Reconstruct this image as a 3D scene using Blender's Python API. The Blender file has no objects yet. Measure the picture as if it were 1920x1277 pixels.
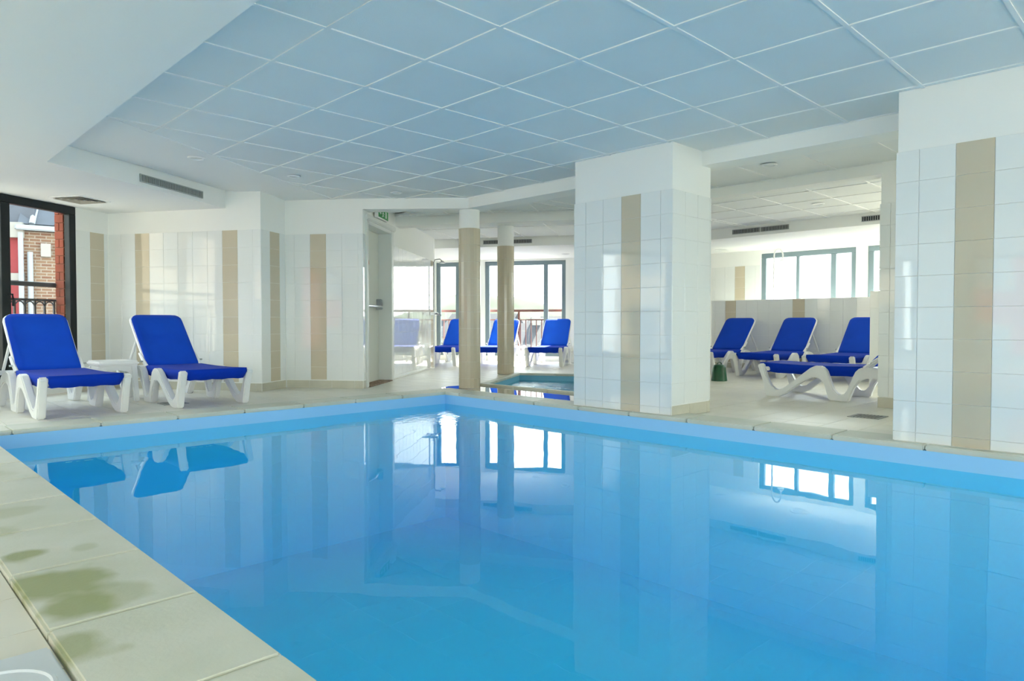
import bpy, bmesh, math, random
from mathutils import Vector, Matrix
random.seed(7)
S = bpy.context.scene
COL = S.collection
R = math.radians

# ------------------------------------------------------------------ camera, sky, sun, exposure
cam_d = bpy.data.cameras.new('camera'); cam_d.sensor_width = 36.0; cam_d.lens = 24.26
cam_d.clip_start = 0.05; cam_d.clip_end = 2000
cam = bpy.data.objects.new('camera', cam_d); COL.objects.link(cam)
cam.location = (0, 0, 0.765); cam.rotation_euler = (R(90 - 1.42), 0, R(-44.46))
S.camera = cam

W = bpy.data.worlds.new('sky'); S.world = W; W.use_nodes = True
nt = W.node_tree; bg = nt.nodes['Background']
# bright hazy sky: white towards the horizon, pale blue overhead
tc = nt.nodes.new('ShaderNodeTexCoord'); sx = nt.nodes.new('ShaderNodeSeparateXYZ'); rp = nt.nodes.new('ShaderNodeValToRGB')
nt.links.new(tc.outputs['Generated'], sx.inputs[0]); nt.links.new(sx.outputs['Z'], rp.inputs[0])
rp.color_ramp.elements[0].position = 0.0; rp.color_ramp.elements[0].color = (0.95, 0.99, 1.0, 1)
rp.color_ramp.elements[1].position = 0.7; rp.color_ramp.elements[1].color = (0.72, 0.87, 1.0, 1)
nt.links.new(rp.outputs[0], bg.inputs[0]); bg.inputs[1].default_value = 1.0
sun_d = bpy.data.lights.new('sun', 'SUN'); sun_d.energy = 4.0; sun_d.angle = R(0.6); sun_d.color = (1.0, 0.95, 0.88)
sun = bpy.data.objects.new('sun', sun_d); COL.objects.link(sun)
_az, _el = R(63), R(45)
sdir = Vector((math.sin(_az) * math.cos(_el), math.cos(_az) * math.cos(_el), math.sin(_el)))
sun.rotation_euler = (-sdir).to_track_quat('-Z', 'Y').to_euler()
S.view_settings.view_transform = 'Standard'; S.view_settings.look = 'None'
S.view_settings.gamma = 1.0; S.view_settings.use_curve_mapping = False
S.view_settings.exposure = 3.12
cy = S.cycles
cy.use_denoising = True
cy.max_bounces = 14; cy.diffuse_bounces = 8; cy.glossy_bounces = 6; cy.transmission_bounces = 8; cy.transparent_max_bounces = 16
cy.caustics_reflective = False; cy.caustics_refractive = False
cy.sample_clamp_indirect = 6.0

# ------------------------------------------------------------------ materials
def mat(name, col, rough=0.5, spec=0.5, metal=0.0, bump=None, var=None, coat=0.0, coords='Object'):
    m = bpy.data.materials.new(name); m.use_nodes = True
    n = m.node_tree.nodes; l = m.node_tree.links; b = n['Principled BSDF']
    b.inputs['Base Color'].default_value = (*col, 1); b.inputs['Roughness'].default_value = rough
    b.inputs['Metallic'].default_value = metal; b.inputs['Specular IOR Level'].default_value = spec
    b.inputs['Coat Weight'].default_value = coat
    tc = n.new('ShaderNodeTexCoord')
    if coords == 'World':
        g = n.new('ShaderNodeNewGeometry'); src = g.outputs['Position']
    else:
        src = tc.outputs[coords]
    if var:
        sc, amt = var
        t = n.new('ShaderNodeTexNoise'); t.inputs['Scale'].default_value = sc; t.inputs['Detail'].default_value = 4
        l.new(src, t.inputs['Vector'])
        r = n.new('ShaderNodeValToRGB')
        r.color_ramp.elements[0].position = 0.3; r.color_ramp.elements[1].position = 0.7
        r.color_ramp.elements[0].color = (*[c * (1 - amt) for c in col], 1)
        r.color_ramp.elements[1].color = (*[min(1, c * (1 + amt)) for c in col], 1)
        l.new(t.outputs['Fac'], r.inputs[0]); l.new(r.outputs[0], b.inputs['Base Color'])
    if bump:
        sc, st = bump
        t = n.new('ShaderNodeTexNoise'); t.inputs['Scale'].default_value = sc; t.inputs['Detail'].default_value = 3
        l.new(src, t.inputs['Vector'])
        bp = n.new('ShaderNodeBump'); bp.inputs['Strength'].default_value = st; bp.inputs['Distance'].default_value = 0.01
        l.new(t.outputs['Fac'], bp.inputs['Height']); l.new(bp.outputs[0], b.inputs['Normal'])
    return m

M = {}
M['paint'] = mat('white_wall_paint', (0.86, 0.87, 0.84), 0.7, 0.3, bump=(60, 0.05))
M['soffit'] = mat('white_plaster', (0.86, 0.87, 0.85), 0.8, 0.2, bump=(40, 0.04))
M['tile_w'] = mat('white_glazed_tile', (0.82, 0.84, 0.82), 0.03, 0.6, bump=(7, 0.018), coords='World')
M['tile_b'] = mat('beige_glazed_tile', (0.60, 0.53, 0.40), 0.05, 0.55, bump=(7, 0.03), coords='World')
M['skirt'] = mat('beige_skirting_tile', (0.56, 0.54, 0.44), 0.3, 0.5, var=(6, 0.08), coords='World')
M['grout'] = mat('pale_grout', (0.62, 0.62, 0.58), 0.9, 0.2)
M['floor'] = mat('cream_floor_tile', (0.74, 0.71, 0.62), 0.36, 0.5, bump=(50, 0.04), var=(1.3, 0.07), coords='World')
M['fgrout'] = mat('floor_grout', (0.36, 0.36, 0.33), 0.9, 0.2)
M['ceil'] = mat('mineral_ceiling_tile', (0.82, 0.84, 0.83), 0.9, 0.1, bump=(220, 0.15), var=(0.9, 0.03), coords='World')
M['tbar'] = mat('white_ceiling_bar', (0.84, 0.85, 0.84), 0.6, 0.3)
M['liner'] = mat('pale_blue_pool_liner', (0.33, 0.66, 0.97), 0.45, 0.4, bump=(30, 0.03))
M['liner_s'] = mat('blue_small_pool_liner', (0.20, 0.52, 0.68), 0.4, 0.4)
M['plastic'] = mat('white_resin', (0.80, 0.81, 0.80), 0.32, 0.5, bump=(90, 0.03))
M['blue'] = mat('blue_mesh_fabric', (0.003, 0.052, 0.52), 0.7, 0.15, bump=(400, 0.12), var=(5, 0.08))
_n = M['blue'].node_tree.nodes; _l = M['blue'].node_tree.links
_t = _n.new('ShaderNodeBsdfTranslucent'); _t.inputs[0].default_value = (0.015, 0.15, 0.85, 1)
_m = _n.new('ShaderNodeMixShader'); _m.inputs[0].default_value = 0.30; _n['Principled BSDF'].inputs['Sheen Weight'].default_value = 0.06; _n['Principled BSDF'].inputs['Sheen Roughness'].default_value = 0.35
_l.new(_n['Principled BSDF'].outputs[0], _m.inputs[1]); _l.new(_t.outputs[0], _m.inputs[2]); _l.new(_m.outputs[0], _n['Material Output'].inputs[0])
M['frame_dark'] = mat('dark_window_frame', (0.006, 0.011, 0.014), 0.4, 0.3)
M['frame_grey'] = mat('blue_grey_window_frame', (0.17, 0.23, 0.26), 0.4, 0.5)
M['rail_dark'] = mat('dark_iron', (0.035, 0.035, 0.05), 0.5, 0.5)
M['rail_red'] = mat('brown_red_iron', (0.16, 0.06, 0.06), 0.5, 0.5)
M['door'] = mat('pale_grey_door', (0.66, 0.68, 0.62), 0.4, 0.4)
M['doorframe'] = mat('white_door_frame', (0.74, 0.76, 0.73), 0.4, 0.4)
M['steel'] = mat('steel', (0.55, 0.57, 0.58), 0.25, 0.5, metal=0.9)
M['lock'] = mat('grey_lock_case', (0.33, 0.36, 0.38), 0.4, 0.5)
M['orange'] = mat('orange_sticker', (0.75, 0.25, 0.08), 0.5)
M['green'] = mat('sign_green', (0.005, 0.28, 0.05), 0.35)
M['white'] = mat('sign_white', (0.85, 0.86, 0.85), 0.4)
M['bucket'] = mat('dark_green_plastic', (0.005, 0.075, 0.025), 0.4, 0.5, var=(8, 0.25))
M['vent'] = mat('grey_grille', (0.42, 0.45, 0.45), 0.5, 0.4, metal=0.2)
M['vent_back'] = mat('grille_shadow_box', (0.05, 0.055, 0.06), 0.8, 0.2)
M['drain'] = mat('drain_steel', (0.30, 0.31, 0.29), 0.35, 0.5, metal=0.7)
M['drain_d'] = mat('drain_hole', (0.03, 0.03, 0.03), 0.6)
M['column'] = mat('beige_mosaic_tile', (0.60, 0.53, 0.40), 0.12, 0.5, bump=(12, 0.03), coords='World')
M['brick'] = mat('red_brick', (0.20, 0.05, 0.028), 0.85, 0.2, var=(3, 0.18), coords='World')
M['mortar'] = mat('brick_mortar', (0.36, 0.20, 0.13), 0.9, 0.2)
M['redwall'] = mat('red_render', (0.18, 0.03, 0.034), 0.8, 0.2, var=(0.8, 0.1))
M['offwhite'] = mat('off_white_stone', (0.22, 0.215, 0.20), 0.8, 0.2)
M['cream'] = mat('cream_render', (0.36, 0.31, 0.25), 0.85, 0.2, var=(0.4, 0.06))
M['slate'] = mat('blue_grey_slate', (0.05, 0.06, 0.08), 0.6, 0.4, var=(2.0, 0.25))
M['zinc'] = mat('pale_zinc', (0.20, 0.225, 0.25), 0.5, 0.4)
M['winglass'] = mat('dark_house_window', (0.10, 0.12, 0.14), 0.15, 0.6)
M['street'] = mat('street_ground', (0.42, 0.40, 0.37), 0.9, 0.2, var=(0.2, 0.15))
M['hill'] = mat('hazy_green_hill', (0.055, 0.070, 0.050), 0.95, 0.1, var=(0.06, 0.35), coords='World')
M['roof_far'] = mat('grey_far_roof', (0.035, 0.036, 0.042), 0.8, 0.2, var=(0.5, 0.2))
M['skim'] = mat('white_skimmer_plastic', (0.62, 0.66, 0.70), 0.35, 0.5)
M['lampface'] = mat('frosted_lamp_face', (0.60, 0.62, 0.60), 0.3, 0.5)

def node_brickwall():
    m = mat('tan_brickwork', (0.45, 0.27, 0.17), 0.9, 0.2)
    n = m.node_tree.nodes; l = m.node_tree.links; b = n['Principled BSDF']
    tc = n.new('ShaderNodeTexCoord'); mp = n.new('ShaderNodeMapping'); mp.inputs['Rotation'].default_value = (R(90), 0, 0)
    br = n.new('ShaderNodeTexBrick'); br.inputs['Scale'].default_value = 1.0
    br.inputs['Brick Width'].default_value = 0.20; br.inputs['Row Height'].default_value = 0.066; br.inputs['Mortar Size'].default_value = 0.010
    br.inputs['Color1'].default_value = (0.11, 0.055, 0.035, 1); br.inputs['Color2'].default_value = (0.15, 0.095, 0.06, 1); br.inputs['Mortar'].default_value = (0.19, 0.165, 0.14, 1)
    l.new(tc.outputs['Object'], mp.inputs[0]); l.new(mp.outputs[0], br.inputs[0]); l.new(br.outputs[0], b.inputs['Base Color'])
    return m
M['brickwall'] = node_brickwall()

def node_coping():
    m = mat('cream_coping_stone', (0.66, 0.65, 0.53), 0.5, 0.4, bump=(70, 0.10), coords='World')
    n = m.node_tree.nodes; l = m.node_tree.links; b = n['Principled BSDF']
    g = n.new('ShaderNodeNewGeometry')
    t = n.new('ShaderNodeTexNoise'); t.inputs['Scale'].default_value = 3.2; t.inputs['Detail'].default_value = 5; l.new(g.outputs['Position'], t.inputs['Vector'])
    base = n.new('ShaderNodeValToRGB'); base.color_ramp.elements[0].position = 0.35; base.color_ramp.elements[1].position = 0.68
    base.color_ramp.elements[0].color = (0.60, 0.61, 0.51, 1); base.color_ramp.elements[1].color = (0.68, 0.68, 0.60, 1)
    l.new(t.outputs['Fac'], base.inputs[0])
    # olive damp stains with their own outline, at fixed places on the stones
    prev = base.outputs[0]
    ws = n.new('ShaderNodeTexNoise'); ws.inputs['Scale'].default_value = 7.0; ws.inputs['Detail'].default_value = 2; l.new(g.outputs['Position'], ws.inputs['Vector'])
    sp_ = n.new('ShaderNodeSeparateXYZ'); l.new(g.outputs['Position'], sp_.inputs[0])
    for (px, py, rad, amt, lo, hi) in ((0.42, 2.66, 0.085, 0.9, 2.50, 2.97), (0.43, 2.30, 0.17, 0.9, 1.985, 2.478), (0.42, 2.08, 0.12, 0.9, 1.985, 2.478), (0.38, 1.80, 0.11, 0.75, 1.47, 1.972), (0.56, 2.10, 0.11, 0.45, 1.985, 2.478), (0.58, 2.62, 0.05, 0.35, 2.5, 2.97), (0.47, 1.40, 0.09, 0.6, 1.0, 1.455), (0.50, 3.3, 0.12, 0.3, 3.0, 3.47), (0.40, 3.0, 0.09, 0.35, 2.5, 3.47), (0.55, 4.2, 0.12, 0.25, 3.5, 4.9)):
        d = n.new('ShaderNodeVectorMath'); d.operation = 'DISTANCE'; d.inputs[1].default_value = (px, py, 0.025); l.new(g.outputs['Position'], d.inputs[0])
        a = n.new('ShaderNodeMath'); a.operation = 'MULTIPLY_ADD'; l.new(ws.outputs['Fac'], a.inputs[0]); a.inputs[1].default_value = rad * 1.6; l.new(d.outputs['Value'], a.inputs[2])
        mr = n.new('ShaderNodeMapRange'); mr.inputs['From Min'].default_value = rad * 1.75; mr.inputs['From Max'].default_value = rad * 1.3
        mr.inputs['To Min'].default_value = 0; mr.inputs['To Max'].default_value = amt; l.new(a.outputs[0], mr.inputs['Value'])
        g1 = n.new('ShaderNodeMath'); g1.operation = 'GREATER_THAN'; l.new(sp_.outputs['Y'], g1.inputs[0]); g1.inputs[1].default_value = lo
        g2 = n.new('ShaderNodeMath'); g2.operation = 'LESS_THAN'; l.new(sp_.outputs['Y'], g2.inputs[0]); g2.inputs[1].default_value = hi
        m1 = n.new('ShaderNodeMath'); m1.operation = 'MULTIPLY'; l.new(g1.outputs[0], m1.inputs[0]); l.new(g2.outputs[0], m1.inputs[1])
        m2 = n.new('ShaderNodeMath'); m2.operation = 'MULTIPLY'; l.new(m1.outputs[0], m2.inputs[0]); l.new(mr.outputs[0], m2.inputs[1])
        mx = n.new('ShaderNodeMix'); mx.data_type = 'RGBA'; l.new(m2.outputs[0], mx.inputs['Factor']); l.new(prev, mx.inputs['A']); mx.inputs['B'].default_value = (0.33, 0.36, 0.17, 1)
        prev = mx.outputs['Result']
    l.new(prev, b.inputs['Base Color'])
    return m
M['coping'] = node_coping()

def node_water(name, tint, big, small, ripples):
    """calm water: see-through tinted surface mixed with a mirror by Fresnel; ripple bump, stronger around real disturbances"""
    m = bpy.data.materials.new(name); m.use_nodes = True
    n = m.node_tree.nodes; l = m.node_tree.links; n.clear()
    out = n.new('ShaderNodeOutputMaterial'); g = n.new('ShaderNodeNewGeometry')
    mp = n.new('ShaderNodeMapping'); mp.inputs['Rotation'].default_value = (0, 0, R(44)); mp.inputs['Scale'].default_value = (1.0, 1.5, 1.0)
    l.new(g.outputs['Position'], mp.inputs[0])
    t1 = n.new('ShaderNodeTexNoise'); t1.inputs['Scale'].default_value = 1.6; t1.inputs['Detail'].default_value = 1.5; l.new(mp.outputs[0], t1.inputs['Vector'])
    t2 = n.new('ShaderNodeTexNoise'); t2.inputs['Scale'].default_value = 11.0; t2.inputs['Detail'].default_value = 2.5; l.new(mp.outputs[0], t2.inputs['Vector'])
    h = n.new('ShaderNodeMath'); h.operation = 'MULTIPLY'; l.new(t1.outputs['Fac'], h.inputs[0]); h.inputs[1].default_value = big
    msum = None
    for (px, py, rad, amt) in ripples:
        d = n.new('ShaderNodeVectorMath'); d.operation = 'DISTANCE'; d.inputs[1].default_value = (px, py, -0.11); l.new(g.outputs['Position'], d.inputs[0])
        mr = n.new('ShaderNodeMapRange'); mr.interpolation_type = 'SMOOTHSTEP'; mr.inputs['From Min'].default_value = rad; mr.inputs['From Max'].default_value = rad * 0.3
        mr.inputs['To Min'].default_value = 0; mr.inputs['To Max'].default_value = amt; l.new(d.outputs['Value'], mr.inputs['Value'])
        if msum is None: msum = mr.outputs[0]
        else:
            a = n.new('ShaderNodeMath'); a.operation = 'ADD'; l.new(msum, a.inputs[0]); l.new(mr.outputs[0], a.inputs[1]); msum = a.outputs[0]
    a = n.new('ShaderNodeMath'); a.operation = 'ADD'; a.inputs[1].default_value = small
    if msum is not None: l.new(msum, a.inputs[0])
    else: a.inputs[0].default_value = 0
    h2 = n.new('ShaderNodeMath'); h2.operation = 'MULTIPLY_ADD'; l.new(t2.outputs['Fac'], h2.inputs[0]); l.new(a.outputs[0], h2.inputs[1]); l.new(h.outputs[0], h2.inputs[2])
    bp = n.new('ShaderNodeBump'); bp.inputs['Strength'].default_value = 1.0; bp.inputs['Distance'].default_value = 1.0
    l.new(h2.outputs[0], bp.inputs['Height'])
    gl = n.new('ShaderNodeBsdfGlossy'); gl.inputs['Roughness'].default_value = 0.0; l.new(bp.outputs[0], gl.inputs['Normal'])
    tr = n.new('ShaderNodeBsdfTransparent'); tr.inputs[0].default_value = (*tint, 1)
    fr = n.new('ShaderNodeFresnel'); fr.inputs['IOR'].default_value = 1.34; l.new(bp.outputs[0], fr.inputs['Normal'])
    inv = n.new('ShaderNodeMath'); inv.operation = 'SUBTRACT'; inv.inputs[0].default_value = 1.0; l.new(g.outputs['Backfacing'], inv.inputs[1])
    fm = n.new('ShaderNodeMath'); fm.operation = 'MULTIPLY'; l.new(fr.outputs[0], fm.inputs[0]); l.new(inv.outputs[0], fm.inputs[1])
    mx = n.new('ShaderNodeMixShader'); l.new(fm.outputs[0], mx.inputs[0]); l.new(tr.outputs[0], mx.inputs[1]); l.new(gl.outputs[0], mx.inputs[2])
    l.new(mx.outputs[0], out.inputs[0])
    return m
M['water'] = node_water('pool_water', (0.32, 0.93, 1.0), 0.0013, 0.00004, ((4.3, 5.6, 1.5, 0.0045), (4.9, 2.7, 0.9, 0.0009), (1.7, 5.9, 0.8, 0.0003)))
M['water_s'] = node_water('small_pool_water', (0.55, 0.86, 0.94), 0.02, 0.02, ())

def node_puddle():
    m = mat('wet_film', (0.30, 0.28, 0.20), 0.02, 0.6)
    n = m.node_tree.nodes; b = n['Principled BSDF']; b.inputs['IOR'].default_value = 1.33
    b.inputs['Coat Weight'].default_value = 1.0; b.inputs['Coat Roughness'].default_value = 0.0
    return m
M['puddle'] = node_puddle()

def node_glass():
    m = bpy.data.materials.new('window_glass'); m.use_nodes = True
    n = m.node_tree.nodes; l = m.node_tree.links; n.clear()
    out = n.new('ShaderNodeOutputMaterial'); tr = n.new('ShaderNodeBsdfTransparent'); tr.inputs[0].default_value = (0.94, 0.95, 0.91, 1)
    gl = n.new('ShaderNodeBsdfGlossy'); gl.inputs['Roughness'].default_value = 0.0
    fr = n.new('ShaderNodeFresnel'); fr.inputs['IOR'].default_value = 1.4
    g = n.new('ShaderNodeNewGeometry'); iv = n.new('ShaderNodeMath'); iv.operation = 'SUBTRACT'; iv.inputs[0].default_value = 1.0; l.new(g.outputs['Backfacing'], iv.inputs[1])
    fm = n.new('ShaderNodeMath'); fm.operation = 'MULTIPLY'; l.new(fr.outputs[0], fm.inputs[0]); l.new(iv.outputs[0], fm.inputs[1])
    mx = n.new('ShaderNodeMixShader'); l.new(fm.outputs[0], mx.inputs[0]); l.new(tr.outputs[0], mx.inputs[1]); l.new(gl.outputs[0], mx.inputs[2]); l.new(mx.outputs[0], out.inputs[0])
    return m
M['glass'] = node_glass()

# ------------------------------------------------------------------ helpers
def link(o, parent=None):
    COL.objects.link(o)
    if parent is not None: o.parent = parent
    return o
def mesh(name, V, F, m, smooth=False):
    me = bpy.data.meshes.new(name); me.from_pydata(V, [], F); me.validate()
    me.materials.append(m if not isinstance(m, str) else M[m])
    if smooth:
        for p in me.polygons: p.use_smooth = True
    me.update(); return me
def obj(name, me, parent=None, loc=(0, 0, 0), rz=0.0, rot=None):
    o = bpy.data.objects.new(name, me); o.location = loc
    o.rotation_euler = rot if rot else (0, 0, rz)
    return link(o, parent)
def empty(name, loc=(0, 0, 0), rz=0.0, parent=None):
    o = bpy.data.objects.new(name, None); o.location = loc; o.rotation_euler = (0, 0, rz); o.empty_display_size = 0.1
    return link(o, parent)
def tag(o, label=None, cat=None, group=None, kind=None):
    if label: o['label'] = label
    if cat: o['category'] = cat
    if group: o['group'] = group
    if kind: o['kind'] = kind
    return o
class G:
    """collects simple solids into one mesh"""
    def __init__(s): s.V = []; s.F = []
    def add(s, V, F):
        k = len(s.V); s.V += [tuple(v) for v in V]; s.F += [tuple(i + k for i in f) for f in F]; return s
    def box(s, x0, x1, y0, y1, z0, z1):
        return s.add([(x0, y0, z0), (x1, y0, z0), (x1, y1, z0), (x0, y1, z0), (x0, y0, z1), (x1, y0, z1), (x1, y1, z1), (x0, y1, z1)],
                     [(0, 3, 2, 1), (4, 5, 6, 7), (0, 1, 5, 4), (1, 2, 6, 5), (2, 3, 7, 6), (3, 0, 4, 7)])
    def prism(s, poly, z0, z1):
        n = len(poly)
        return s.add([(x, y, z0) for x, y in poly] + [(x, y, z1) for x, y in poly],
                     [tuple(range(n - 1, -1, -1)), tuple(range(n, 2 * n))] + [(i, (i + 1) % n, n + (i + 1) % n, n + i) for i in range(n)])
    def tube(s, pts, r, n=8, r2=None):
        P = [Vector(p) for p in pts]; rings = []
        for i, p in enumerate(P):
            d = (P[min(i + 1, len(P) - 1)] - P[max(i - 1, 0)]).normalized()
            a = Vector((0, 0, 1)) if abs(d.z) < 0.9 else Vector((1, 0, 0))
            u = d.cross(a).normalized(); v = d.cross(u)
            rr = r if r2 is None else r + (r2 - r) * i / (len(P) - 1)
            rings.append([p + (u * math.cos(2 * math.pi * k / n) + v * math.sin(2 * math.pi * k / n)) * rr for k in range(n)])
        V = [q for ring in rings for q in ring]; F = []
        for i in range(len(P) - 1):
            for k in range(n):
                F.append((i * n + k, i * n + (k + 1) % n, (i + 1) * n + (k + 1) % n, (i + 1) * n + k))
        F.append(tuple(range(n - 1, -1, -1))); F.append(tuple(range((len(P) - 1) * n, len(P) * n)))
        return s.add(V, F)
    def lathe(s, prof, n=24, c=(0, 0)):
        V = []; F = []
        for (r, z) in prof:
            for k in range(n): V.append((c[0] + r * math.cos(2 * math.pi * k / n), c[1] + r * math.sin(2 * math.pi * k / n), z))
        for i in range(len(prof) - 1):
            for k in range(n): F.append((i * n + k, i * n + (k + 1) % n, (i + 1) * n + (k + 1) % n, (i + 1) * n + k))
        F.append(tuple(range(n - 1, -1, -1))); F.append(tuple(range((len(prof) - 1) * n, len(prof) * n)))
        return s.add(V, F)
    def mesh(s, name, m, bevel=0.0, smooth=False, seg=2):
        me = mesh(name, s.V, s.F, m)
        if bevel or smooth:
            b = bmesh.new(); b.from_mesh(me)
            bmesh.ops.recalc_face_normals(b, faces=b.faces)
            if bevel:
                es = [e for e in b.edges if len(e.link_faces) == 2 and e.calc_face_angle(0) > 0.5]
                bmesh.ops.bevel(b, geom=es, offset=bevel, segments=seg, affect='EDGES', clamp_overlap=True)
            b.to_mesh(me); b.free()
            if smooth:
                for p in me.polygons: p.use_smooth = True
                me.set_sharp_from_angle(angle=R(38))
        return me
    def obj(s, name, m, parent=None, bevel=0.0, smooth=False, loc=(0, 0, 0), rz=0.0, seg=2):
        return obj(name, s.mesh(name, m, bevel, smooth, seg), parent, loc, rz)

def clip(poly, a, b, c):
    """keep a*x+b*y+c >= 0"""
    out = []
    for i in range(len(poly)):
        p, q = poly[i], poly[(i + 1) % len(poly)]
        dp, dq = a * p[0] + b * p[1] + c, a * q[0] + b * q[1] + c
        if dp >= 0: out.append(p)
        if (dp > 0 and dq < 0) or (dp < 0 and dq > 0):
            t = dp / (dp - dq); out.append((p[0] + (q[0] - p[0]) * t, p[1] + (q[1] - p[1]) * t))
    res = []
    for p in out:
        if not res or math.hypot(p[0] - res[-1][0], p[1] - res[-1][1]) > 1e-4: res.append(p)
    if len(res) > 1 and math.hypot(res[0][0] - res[-1][0], res[0][1] - res[-1][1]) < 1e-4: res.pop()
    return res if len(res) > 2 else []
def edges(poly):
    """inward half planes of a counter-clockwise polygon"""
    H = []
    for i in range(len(poly)):
        p, q = poly[i], poly[(i + 1) % len(poly)]
        dx, dy = q[0] - p[0], q[1] - p[1]; L = math.hypot(dx, dy)
        H.append((-dy / L, dx / L, (dy * p[0] - dx * p[1]) / L))
    return H
def area(poly): return 0.5 * sum(poly[i][0] * poly[(i + 1) % len(poly)][1] - poly[(i + 1) % len(poly)][0] * poly[i][1] for i in range(len(poly)))
def ccw(poly): return poly if area(poly) > 0 else poly[::-1]
def clip_poly(poly, H):
    for h in H:
        poly = clip(poly, *h)
        if not poly: return []
    return poly
def inset(poly, d): return clip_poly(poly if d > 0 else [(-900, -900), (900, -900), (900, 900), (-900, 900)], [(a, b, c - d) for a, b, c in edges(poly)])
def minus(poly, H):
    """convex poly minus the convex region H, as convex pieces"""
    out = []
    for (a, b, c) in H:
        o = clip(poly, -a, -b, -c)
        if o and area(o) > 1e-5: out.append(o)
        poly = clip(poly, a, b, c)
        if not poly: break
    return out
def seg(p0, p1):
    dx, dy = p1[0] - p0[0], p1[1] - p0[1]; L = math.hypot(dx, dy)
    return L, math.atan2(dy, dx), (dx / L, dy / L)

_tile_cache = {}
def tile_mesh(w, h, kind):
    key = (round(w, 3), round(h, 3), kind)
    if key not in _tile_cache:
        t, c = 0.0032, 0.001
        V = [(0, 0, 0), (w, 0, 0), (w, 0, h), (0, 0, h), (0, -t + c, 0), (w, -t + c, 0), (w, -t + c, h), (0, -t + c, h), (c, -t, c), (w - c, -t, c), (w - c, -t, h - c), (c, -t, h - c)]
        F = [(8, 9, 10, 11), (4, 5, 9, 8), (5, 6, 10, 9), (6, 7, 11, 10), (7, 4, 8, 11), (0, 1, 5, 4), (1, 2, 6, 5), (2, 3, 7, 6), (3, 0, 4, 7)]
        _tile_cache[key] = mesh('wall_tile', V, F, {'w': 'tile_w', 'b': 'tile_b', 's': 'skirt'}[kind])
    return _tile_cache[key]

def wall(name, p0, p1, z0=0.0, z1=2.26, thick=0.14, openings=(), m='paint', start=0.0):
    """flat wall; the room lies on the right hand going p0 -> p1. openings: (x0, x1, z0, z1) along the wall"""
    L, a, d = seg(p0, p1)
    g = G()
    ops = sorted(openings)
    x = start
    for (o0, o1, b0, b1) in ops:
        if o0 > x: g.box(x, o0, 0, thick, z0, z1)
        if b0 > z0: g.box(o0, o1, 0, thick, z0, b0)
        if b1 < z1: g.box(o0, o1, 0, thick, b1, z1)
        x = o1
    if x < L: g.box(x, L, 0, thick, z0, z1)
    o = g.obj(name, m, None, loc=(p0[0], p0[1], 0), rz=a)
    o['kind'] = 'structure'; o['len'] = L
    return o
PITCH, GAP = 0.1955, 0.0023
def tiles(w, x0, x1, anchor, strips, ztop, zbase, openings=(), base=0.0, y=0.0, end=True):
    """glazed tiles on wall w from x0 to x1: courses down from ztop, column joints at anchor + k*PITCH, strips = column starts in beige"""
    xs = [x0]
    k = math.ceil((x0 - anchor) / PITCH + 1e-6)
    while anchor + k * PITCH < x1 - 0.02:
        if anchor + k * PITCH > x0 + 0.02: xs.append(anchor + k * PITCH)
        k += 1
    xs.append(x1)
    zs = [ztop]
    while zs[-1] - PITCH > zbase + 0.015: zs.append(zs[-1] - PITCH)
    if zs[-1] - zbase > 0.01: zs.append(zbase)
    n = 0
    for i in range(len(xs) - 1):
        a, b = xs[i], xs[i + 1]; mid = 0.5 * (a + b)
        beige = any(s - 0.01 < mid < s + PITCH + 0.01 for s in strips)
        for j in range(len(zs) - 1):
            t, u = zs[j], zs[j + 1]
            if any(o0 - 0.01 < mid < o1 + 0.01 and t > b0 and u < b1 for (o0, o1, b0, b1) in openings): continue
            ww, hh = b - a - GAP, t - u - GAP
            if ww < 0.012 or hh < 0.012: continue
            o = obj('wall_tile', tile_mesh(ww, hh, 'b' if beige else 'w'), w, (a + GAP / 2, y, u + GAP / 2),
                    rot=(R(random.uniform(-0.10, 0.10)), 0, R(random.uniform(-0.10, 0.10))))
            n += 1
    if base > 0:
        k = 0; a = x0
        while a < x1 - 0.02:
            b = min(a + 0.28, x1)
            if not any(o0 < 0.5 * (a + b) < o1 and b0 < 0.2 for (o0, o1, b0, b1) in openings):
                obj('skirting_tile', tile_mesh(b - a - 0.003, base, 's'), w, (a + 0.0015, y, 0.001))
            a = b
    return n

def window(name, p0, p1, x0, x1, z0, z1, mullions, m, frame=0.055, depth=0.07, yoff=0.04, sash=0.045, label=None, handle=None):
    """window set in the wall p0 -> p1 between x0 and x1; mullions: list of (x, width)"""
    L, a, d = seg(p0, p1)
    w = empty(name, (p0[0] + d[0] * x0, p0[1] + d[1] * x0, z0), a); w['kind'] = 'structure'
    W_, H_ = x1 - x0, z1 - z0
    g = G().box(0, W_, yoff, yoff + depth, 0, frame).box(0, W_, yoff, yoff + depth, H_ - frame, H_).box(0, frame, yoff, yoff + depth, frame, H_ - frame).box(W_ - frame, W_, yoff, yoff + depth, frame, H_ - frame)
    g.obj('window_frame', m, w, bevel=0.006, seg=1)
    xs = [frame]
    for (mx, mw) in mullions:
        G().box(mx - x0 - mw / 2, mx - x0 + mw / 2, yoff - 0.005, yoff + depth, frame, H_ - frame).obj('mullion', m, w, bevel=0.005, seg=1)
        xs += [mx - x0 - mw / 2, mx - x0 + mw / 2]
    xs.append(W_ - frame)
    for i in range(0, len(xs), 2):
        G().box(xs[i] - 0.004, xs[i + 1] + 0.004, yoff + depth * 0.5, yoff + depth * 0.5 + 0.008, frame - 0.004, H_ - frame + 0.004).obj('pane', 'glass', w)
    return w

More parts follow.
